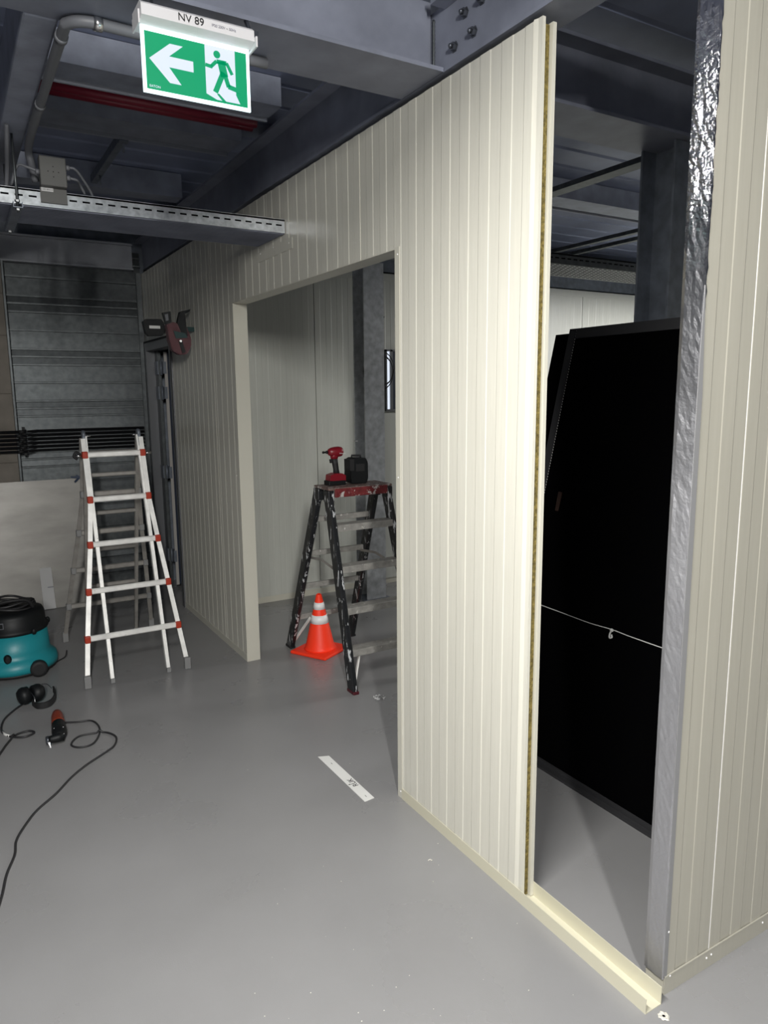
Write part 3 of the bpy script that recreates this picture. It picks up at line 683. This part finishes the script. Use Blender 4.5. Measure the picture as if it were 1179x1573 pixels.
a = math.radians(-100)
c = Vector((VC[0]+.186*math.cos(math.radians(-115)), VC[1]+.186*math.sin(math.radians(-115)), .335))
m = MB(); m.bar(c+Vector((-.02, -.004, 0)), c+Vector((.02, -.014, 0)), .036, .006); bd = m.build('switch_badge', 'conduit', vc)
m = MB(); m.bar(c+Vector((-.015, -.008, 0)), c+Vector((.015, -.018, 0)), .026, .006); m.build('switch', 'plastic_black', bd)
wc = at(61, 1038, 1, 4.71)
m = MB(); m.lathe([(.030, -.012), (.047, -.012), (.050, -.004), (.050, .03), (.042, .045)], (wc.x, wc.y, .051), 24, 'y'); m.build('wheel', 'rubber', vc)
m = MB(); m.lathe([(.030, -.01), (.047, -.01), (.050, 0), (.050, .014), (.042, .018)], (.06, 4.74, .051), 24, 'y'); m.build('wheel', 'rubber', vc)
q = at(12, 1015, 1, 4.76); m = MB(); m.lathe([(.024, .02), (.021, -.012), (.013, -.022)], (q.x, 4.755, .13), 14, 'y', sy=1.3); m.build('hose_port', 'plastic_black', vc)
m = MB(); m.tube(bez([(.43, 4.86, .02), (.46, 4.92, .012), (.50, 4.95, .02), (.515, 4.98, .05)], 5), .004, 6); m.build('cord_end', 'cable', vc)

# ------------------------------------------------------------------ earmuffs and cord
def F(px, py, z=0): return at(px, py, 2, z)
emf = thing('ear_defenders', tuple(F(60, 1078)), 'black ear defenders lying on the floor in front of the vacuum cleaner', 'ear defenders')
c1 = F(37, 1069, .05); c2 = F(57, 1064, .055)
def cup(c, d, par, nm='ear_cup', mt='plastic_black'):
    m = MB(); d = Vector(d).normalized(); b = bmesh.new()
    rings = []
    u = d.orthogonal().normalized(); v = d.cross(u)
    for r, h in ((.014, -.036), (.034, -.031), (.048, -.014), (.051, .004), (.048, .010), (.045, .028), (.030, .033), (.020, .020)):
        rings.append([Vector(c)+d*h+(u*math.cos(2*PI*k/20)+v*math.sin(2*PI*k/20))*r for k in range(20)])
    b.free(); m.loft(rings, smooth=True); return m.build(nm, mt, par)
cup(c1, (.95, .25, .15), emf); cup(c2, (-.9, -.3, .12), emf)
pts = [F(50, 1079, .02), F(58, 1084, .02), F(72, 1082, .022), F(81, 1076, .026), F(85, 1066, .032), F(82, 1058, .045)]
m = MB(); pp_ = bez(pts, 6)
rings = []
for i, q in enumerate(pp_):
    d = (pp_[min(i+1, len(pp_)-1)]-pp_[max(i-1, 0)]).normalized(); n = Vector((d.y, -d.x, 0)).normalized()
    rings.append([q+n*.004+Vector((0, 0, -.018)), q-n*.004+Vector((0, 0, -.018)), q-n*.004+Vector((0, 0, .016)), q+n*.004+Vector((0, 0, .016))])
m.loft(rings); m.build('headband', 'rubber', emf)
m = MB(); m.tube(bez([F(64, 1051, .07), F(72, 1051, .07), F(80, 1058, .055)], 5), .0022, 6); m.build('wire_yoke', 'steel', emf)
m = MB(); m.tube(bez([F(44, 1060, .08), F(52, 1070, .06), F(54, 1080, .03)], 5), .0022, 6); m.build('wire_yoke', 'steel', emf)
def cable(name, px, r, lab, cat='cable', z=None):
    pts = [F(a, b, r+.0005) for a, b in px]; pts = bez(pts, 7)
    # lift later passes where the cable crosses itself
    for i, q in enumerate(pts):
        for j in range(0, i-8):
            if (Vector((q.x, q.y))-Vector((pts[j].x, pts[j].y))).length < r*2.6: q.z = max(q.z, pts[j].z+2*r); break
    m = MB(); m.tube(pts, r, 8); return tag(m.build(name, 'cable'), lab, cat)
c_ = cable('power_cable', [(39, 1079), (23, 1090), (7.6, 1104), (2, 1117), (5, 1126), (17.8, 1131.8), (38, 1132), (52, 1126), (48, 1123), (38, 1124), (23, 1130), (10, 1143.8), (0, 1158), (-30, 1200)], .0055, 'black cable looping on the floor at the left edge, below the ear defenders', 'cable')
m = MB(); m.tube([F(4, 1124, .006), F(8, 1128.5, .006), F(15, 1131, .006)], .0065, 8); m.build('tape_wrap', 'white_tape', c_)
# oscillating tool with its cord
tl = thing('multi_tool', tuple(F(87, 1120)), 'orange and black corded multi-tool lying on the grey floor', 'power tool')
a, b = F(87, 1094, .032), F(92, 1131, .030)
def ell(m, pts, n=14):
    rings = []
    P = [Vector(p_[0]) for p_ in pts]
    for i, (c, rw, rh) in enumerate(pts):
        d = (P[min(i+1, len(P)-1)]-P[max(i-1, 0)]).normalized(); s = Vector((d.y, -d.x, 0)).normalized(); u = s.cross(d)
        if u.z < 0: u = -u
        rings.append([Vector(c)+s*math.cos(2*PI*k/n)*rw+u*math.sin(2*PI*k/n)*rh for k in range(n)])
    m.loft(rings, smooth=True)
L = lambda t: a+(b-a)*t
m = MB(); ell(m, [(L(0), .006, .010), (L(.06), .022, .024), (L(.2), .030, .029), (L(.45), .032, .030), (L(.52), .032, .030)]); m.build('tool_body', 'tool_orange', tl)
m = MB(); ell(m, [(L(.52), .033, .031), (L(.8), .036, .030), (L(.95), .033, .027), (L(1.03), .024, .017)]); m.build('gear_housing', 'plastic_black', tl)
m = MB(); ell(m, [(F(98, 1131, .035), .018, .022), (F(90, 1133, .035), .022, .022), (F(79, 1135.5, .035), .018, .019), (F(75, 1136, .035), .016, .015)]); m.build('tool_head', 'plastic_black', tl)
m = MB(); m.lathe([(.010, -.012), (.020, -.010), (.020, .010), (.010, .012)], F(74, 1137, .03), 12, 'x'); m.build('blade_mount', 'bolt', tl)
m = MB(); q0, q1 = F(75, 1139, .03), F(78, 1149, .004); m.loft([[q0+Vector((-.006, 0, 0)), q0+Vector((.006, 0, 0)), q0+Vector((.006, .002, .002)), q0+Vector((-.006, .002, .002))], [q1+Vector((-.002, 0, 0)), q1+Vector((.002, 0, 0)), q1+Vector((.002, .002, .002)), q1+Vector((-.002, .002, .002))]]); m.build('blade', 'steel', tl)
for px, py in ((83, 1119), (97, 1117), (98, 1127)):
    m = MB(); m.ball(F(px, py, .066), .004, .004, .003, 8); m.build('screw', 'steel', tl)
cable('tool_cord', [(97, 1110), (120, 1109), (140, 1107), (151, 1114.5), (152.7, 1127), (142.5, 1142.5), (122, 1148), (109.4, 1143.8), (119.6, 1132), (142.5, 1126.5), (162.8, 1125), (178, 1132), (175.6, 1145), (163, 1155), (132, 1175.6), (109, 1194.7), (86.5, 1218.8), (58.5, 1243), (42, 1263), (25.4, 1290), (22.4, 1313), (10, 1343.5), (2.5, 1376.6), (-12, 1420), (-40, 1480)], .0048, 'long black cord looping from the multi-tool to the lower left', 'cord')

# ------------------------------------------------------------------ stepladder
sl = thing('step_ladder', (2.03, 3.9, 0), 'black stepladder splashed with white paint, red top platform', 'stepladder')
TZ = 1.15; YF, YB = 3.72, 3.90; FF, BF = 3.463, 4.40
def sxl(z): return 1.845-.0*(TZ-z)
def sxr(z): return 2.235+.075*(TZ-z)/TZ
def rail(x0, y0, x1, y1, nm, zt=TZ-.02):
    m = MB(); m.bar((x1, y1, .006), (x0, y0, zt), .032, .074, (1, 0, 0), .006)
    o = m.build(nm, 'step_black', sl); m = MB(); m.rbox(x1-.019, y1-.042, 0, x1+.019, y1+.042, .018, .004); m.build('rubber_foot', 'rubber' if y1 > 4 else 'lamp_red', sl); return o
for x0, x1 in ((sxl(TZ), sxl(0)), (sxr(TZ), sxr(0))):
    rail(x0, YF+.03, x1, FF+.02, 'front_leg'); rail(x0, YB-.02, x1, BF-.02, 'back_leg')
m = MB(); m.rbox(1.828, YF-.012, TZ-.004, 2.256, YB+.012, TZ+.012, .005); m.build('platform', 'step_top', sl)
for x in (1.845, 2.238):
    m = MB(); m.rbox(x-.020, YF-.014, TZ-.075, x+.020, YF+.055, TZ-.004, .006); m.build('leg_cap', 'step_black', sl)
    m = MB(); m.rbox(x-.020, YB-.055, TZ-.075, x+.020, YB+.012, TZ-.004, .006); m.build('leg_cap', 'step_black', sl)
m = MB(); m.rbox(1.868, YF-.016, TZ-.045, 2.222, YF-.002, TZ+.006, .004); m.build('platform_fascia', 'step_red', sl)
for z in (.945, .71, .475, .24):
    yc = FF+.02+(YF+.03-FF-.02)*z/TZ
    m = MB(); m.rbox(sxl(z)+.016, yc-.035, z-.004, sxr(z)-.016, yc+.045, z+.004, .002); m.rbox(sxl(z)+.016, yc-.038, z-.036, sxr(z)-.016, yc-.032, z+.004, .002)
    m.build('step', 'step_alu', sl)
    yb = BF-.02+(YB-.02-BF+.02)*z/TZ
    m = MB(); m.rbox(sxl(z)+.016, yb-.010, z-.02, sxr(z)-.016, yb+.012, z+.014, .003); m.build('back_rung', 'step_alu', sl)
for (a, b) in (((sxl(.24)+.09, 3.56, .21), (sxl(0)+.018, 3.49, .06)), ((sxl(.24)+.09, 4.24, .23), (sxl(0)+.018, 4.34, .06)), ((sxr(.24)-.09, 3.56, .21), (sxr(0)-.018, 3.49, .06))):
    m = MB(); m.bar(a, b, .008, .018, (1, 0, 0)); m.build('diagonal_brace', 'alu', sl)
for x in (sxl(.7)+.02, sxr(.7)-.02):
    m = MB(); m.bar((x, 3.62, .66), (x, 3.90, .70), .004, .016, (1, 0, 0)); m.bar((x, 3.90, .70), (x, 4.10, .68), .004, .016, (1, 0, 0)); m.build('spreader_bar', 'alu_dull_shaded', sl)
q = at(525, 962, 1, 3.50); m = MB(); m.box(q.x-.010, q.y+.012, q.z-.07, q.x+.008, q.y+.016, q.z+.05)
DZ = TZ+.0125
# impact driver
dv = thing('impact_driver', (1.96, 3.84, DZ), 'red and black cordless driver standing on the stepladder platform', 'power tool')
DY = 3.84
def D(px, py, y=DY): return at(px, py, 1, y)
k_ = D(515, 738).z-DZ
def D2(px, py): q = D(px, py); return (q.x, q.z-k_)
m = MB(); m.rbox(D2(501, 735)[0], DY-.036, DZ, D2(527, 735)[0], DY+.036, DZ+.028, .005); m.build('battery', 'plastic_black', dv)
m = MB(); m.prism([D2(503, 731.5), D2(504, 723), D2(512, 720), D2(522, 720), D2(527, 723), D2(527, 731.5)], 1, DY-.033, DY+.033); m.build('battery_shoe', 'tool_red', dv)
m = MB(); h0, h1 = D2(517, 723), D2(513, 697)
m.loft([[Vector((x+math.cos(a)*r1, DY+math.sin(a)*r2, z)) for a in [2*PI*k/14 for k in range(14)]] for x, z, r1, r2 in ((h0[0]-.002, h0[1], .021, .018), ((h0[0]*2+h1[0])/3, (h0[1]*2+h1[1])/3, .0175, .016), ((h0[0]+h1[0]*2)/3, (h0[1]+h1[1]*2)/3, .0185, .017), (h1[0], h1[1], .021, .018))], smooth=True); m.build('grip', 'rubber', dv)
e0, e1 = D2(503, 688), D2(527, 689)
m = MB(); m.lathe([(.010, 0), (.019, .006), (.026, .022), (.030, .045), (.031, .070), (.028, .088), (.018, .097), (.004, .099)], (e0[0], DY, e0[1]), 18, 'x')
m.loft([[Vector((x+math.cos(a)*r1, DY+math.sin(a)*r2, z)) for a in [2*PI*k/14 for k in range(14)]] for x, z, r1, r2 in ((h1[0], h1[1]-.004, .022, .019), (h1[0]+.001, h1[1]+.03, .030, .022))], smooth=True)
m.build('motor_housing', 'tool_red', dv)
m = MB(); m.lathe([(.009, 0), (.009, -.012), (.0045, -.013), (.0045, -.022)], (e0[0], DY, e0[1]), 12, 'x'); m.lathe([(.007, -.022), (.007, -.034)], (e0[0], DY, e0[1]), 8, 'x'); m.build('chuck', 'plastic_black', dv)
m = MB(); m.bar((h1[0]-.026, DY, h1[1]-.006), (h1[0]-.022, DY, h1[1]-.028), .010, .014); m.build('trigger', 'rubber', dv)
text('maker_script', 'Milwaukee', .0095, 'white_tape', Matrix.Translation((e1[0]-.022, DY-.0315, e1[1])) @ Matrix.Rotation(PI/2, 4, 'X'), dv, .0006)
# laser level
lz = thing('laser_level', (2.08, 3.82, DZ), 'black boxy laser level beside the driver on the stepladder', 'laser level')
LY2 = 3.84; k_ = at(545, 739, 1, LY2).z-DZ
def G(px, py): q = at(px, py, 1, LY2); return (q.x, q.z-k_)
P = [G(534, 738), G(533, 730), G(533.5, 704), G(538, 699.5), G(556, 699.5), G(559, 706), G(559.5, 730), G(557, 738)]
m = MB(); m.prism(P, 1, LY2-.05, LY2+.04); bmesh.ops.bevel(m.bm, geom=list(m.bm.edges), offset=.004, segments=2, affect='EDGES'); m.build('case', 'plastic_black', lz)
m = MB(); m.prism([G(531, 719), G(530.5, 702), G(537, 701), G(537.5, 719)], 1, LY2-.054, LY2+.02); m.build('side_window_guard', 'rubber', lz)
m = MB(); a, b = G(539, 701), G(554, 701); c0, c1_ = G(540, 696.5), G(553, 696.5)
m.tube([(a[0], LY2, a[1]-.004), (c0[0], LY2, c0[1]), (c1_[0], LY2, c1_[1]), (b[0], LY2, b[1]-.004)], .0065, 8); m.build('top_guard', 'rubber', lz)
a, b = G(540, 720), G(553, 708); MB().box(a[0], LY2-.053, a[1], b[0], LY2-.0502, b[1]).build('front_panel', 'rubber', lz)
m = MB(); m.lathe([(.010, 0), (.010, .007)], ((c0[0]+c1_[0])/2, LY2, G(0, 700)[1]), 10); m.build('laser_window', 'steel', lz)
m = MB(); a = G(559, 731); m.box(a[0]-.002, LY2-.01, a[1]-.008, a[0]+.012, LY2+.02, a[1]+.006); m.build('switch', 'rubber', lz)

# ------------------------------------------------------------------ traffic cone
cb = [F(455, 1006), F(505, 1017), F(526, 992), F(480, 985)]
cc = (Vector(cb[0])+Vector(cb[1])+Vector(cb[2])+Vector(cb[3]))/4
rotz = math.atan2(cb[1].y-cb[0].y, cb[1].x-cb[0].x)
ch = at(489, 912, 1, cc.y).z
tc_ = thing('traffic_cone', (cc.x, cc.y, 0), 'bright orange-red traffic cone with two white bands under the stepladder', 'traffic cone')
half = ((cb[1]-cb[0]).length+(cb[2]-cb[1]).length)/4
m = MB(); m.rbox(-half, -half, 0, half, half, .022, .008); m.bm.transform(Matrix.Translation((cc.x, cc.y, 0)) @ Matrix.Rotation(rotz, 4, 'Z')); m.build('base_plate', 'cone', tc_)
def cr(t): return .100*(1-t)+.018*t
H = ch-.022
def seg(t0, t1, nm, mt, e=0.):
    m = MB(); m.lathe([(cr(t0)+e, .022+H*t0), (cr(t1)+e, .022+H*t1)], (cc.x, cc.y, 0), 32); return m.build(nm, mt, tc_)
m = MB(); m.lathe([(.108, .020), (.102, .032), (cr(.08), .022+H*.08), (cr(1.0), .022+H*.985), (.012, .022+H), (.010, .022+H*.98)], (cc.x, cc.y, 0), 32); m.build('cone_body', 'cone', tc_)
seg(.48, .625, 'white_band', 'cone_white', .0015); seg(.73, .85, 'white_band', 'cone_white', .0015)

# ------------------------------------------------------------------ things on the floor
tp = thing('label_strip', tuple(F(531, 1197)), 'white strip of tape with handwriting stuck on the grey floor', 'tape')
c = [F(488, 1163), F(505, 1161.5), F(574.5, 1226), F(560, 1232)]
m = MB(); m.loft([[q+Vector((0, 0, z)) for q in c] for z in (.0006, .0022)]); m.build('strip', 'white_tape', tp)
d = ((c[2]+c[3])-(c[0]+c[1])).normalized(); ctr = (c[0]+c[1]+c[2]+c[3])/4
def tx(s, t, off, size, rot=0):
    p_ = (c[0]+c[1])/2*(1-t)+(c[2]+c[3])/2*t; n = Vector((-d.y, d.x, 0)); p_ = p_+n*off
    ang = math.atan2(d.y, d.x)+rot
    text('handwriting', s, size, 'ink', Matrix.Translation((p_.x, p_.y, .0026)) @ Matrix.Rotation(ang, 4, 'Z') @ Matrix.Shear('XY', 4, (.2, 0)), tp, .0002)
tx('RUK', .64, .006, .036, PI); tx('4', .66, -.014, .020, PI); tx('I', .19, .002, .020, PI/2); tx('I', .93, .0, .022, PI/2)
# shreds
m = MB(); c0 = F(582, 1072); rnd = random.Random(5)
for i in range(16):
    q = c0+Vector((rnd.uniform(-.035, .035), rnd.uniform(-.03, .03), 0)); r = rnd.uniform(.006, .014); a = rnd.uniform(0, 6)
    v = [m.bm.verts.new(q+Vector((r*math.cos(a+k*2.1), r*math.sin(a+k*2.1)*.7, .001+rnd.uniform(0, .012)))) for k in range(3)]; m.bm.faces.new(v)
tag(m.build('plastic_scrap', 'paper'), 'small crumpled clear plastic scrap beside the stepladder foot', 'scrap')
hl = thing('drill_hole', tuple(F(1019, 1561)), 'drilled floor hole with white dust at the end of the channel', 'hole')
q = F(1019, 1561); m = MB(); rings = []
for r, z in ((.0155, .0008), (.012, .003), (.006, .0026), (.004, .0006)):
    rings.append([q+Vector((math.cos(2*PI*k/20)*r*(1+.18*math.sin(k*2.3)), math.sin(2*PI*k/20)*r*(1+.18*math.cos(k*1.7)), z)) for k in range(20)])
m.loft(rings, caps=False); m.build('dust_ring', 'plaster', hl)
m = MB(); m.lathe([(.0045, .0005), (.0045, .0009)], q, 12); m.build('hole_mouth', 'hole', hl)
m = MB(); rnd = random.Random(11)
for i in range(70):
    px, py = rnd.uniform(380, 1010), rnd.uniform(1080, 1570); q = F(px, py)
    if q.x > 1.46: continue
    r = rnd.uniform(.0006, .0015); m.box(q.x-r, q.y-r, 0.0002, q.x+r, q.y+r*.7, r*.8)
tag(m.build('floor_crumbs', 'plaster'), 'fine pale crumbs scattered over the grey floor', 'crumbs', kind='stuff')
q = F(657, 1322); m = MB(); m.tube(bez([q, q+Vector((.008, -.002, .003)), q+Vector((.012, -.010, .001))], 4), .0022, 6)
tag(m.build('wood_chip', 'plaster'), 'tiny pale chip on the floor in front of the panel wall', 'chip')

# coil of cable on the far column
co = thing('cable_coil', (3.04, 5.15, 1.75), 'loose coil of thin black cable hanging beside the grey column', 'cable coil')
m = MB()
for k, (r, dx, dz) in enumerate(((.13, 0, 0), (.115, .01, -.02), (.14, -.005, -.03))):
    cxz = at(583, 566, 1, 5.14); pts = [(cxz.x+dx+r*math.cos(2*PI*i/28), 5.13+.01*k, cxz.z+dz+r*1.05*math.sin(2*PI*i/28)) for i in range(29)]
    m.tube(pts, .0045, 6)
m.build('coil_loops', 'cable', co)
a, b = at(581, 509, 1, 5.12), at(590, 486, 1, 5.12); m = MB(); m.tube([a, b], .003, 6); m.build('loose_end', 'cable', co)
m = MB(); cxz = at(583, 566, 1, 5.14); m.tube([(3.006, 5.12, cxz.z+.125), (cxz.x+.02, 5.15, cxz.z+.13)], .006, 6); m.build('hook', 'galv', co)
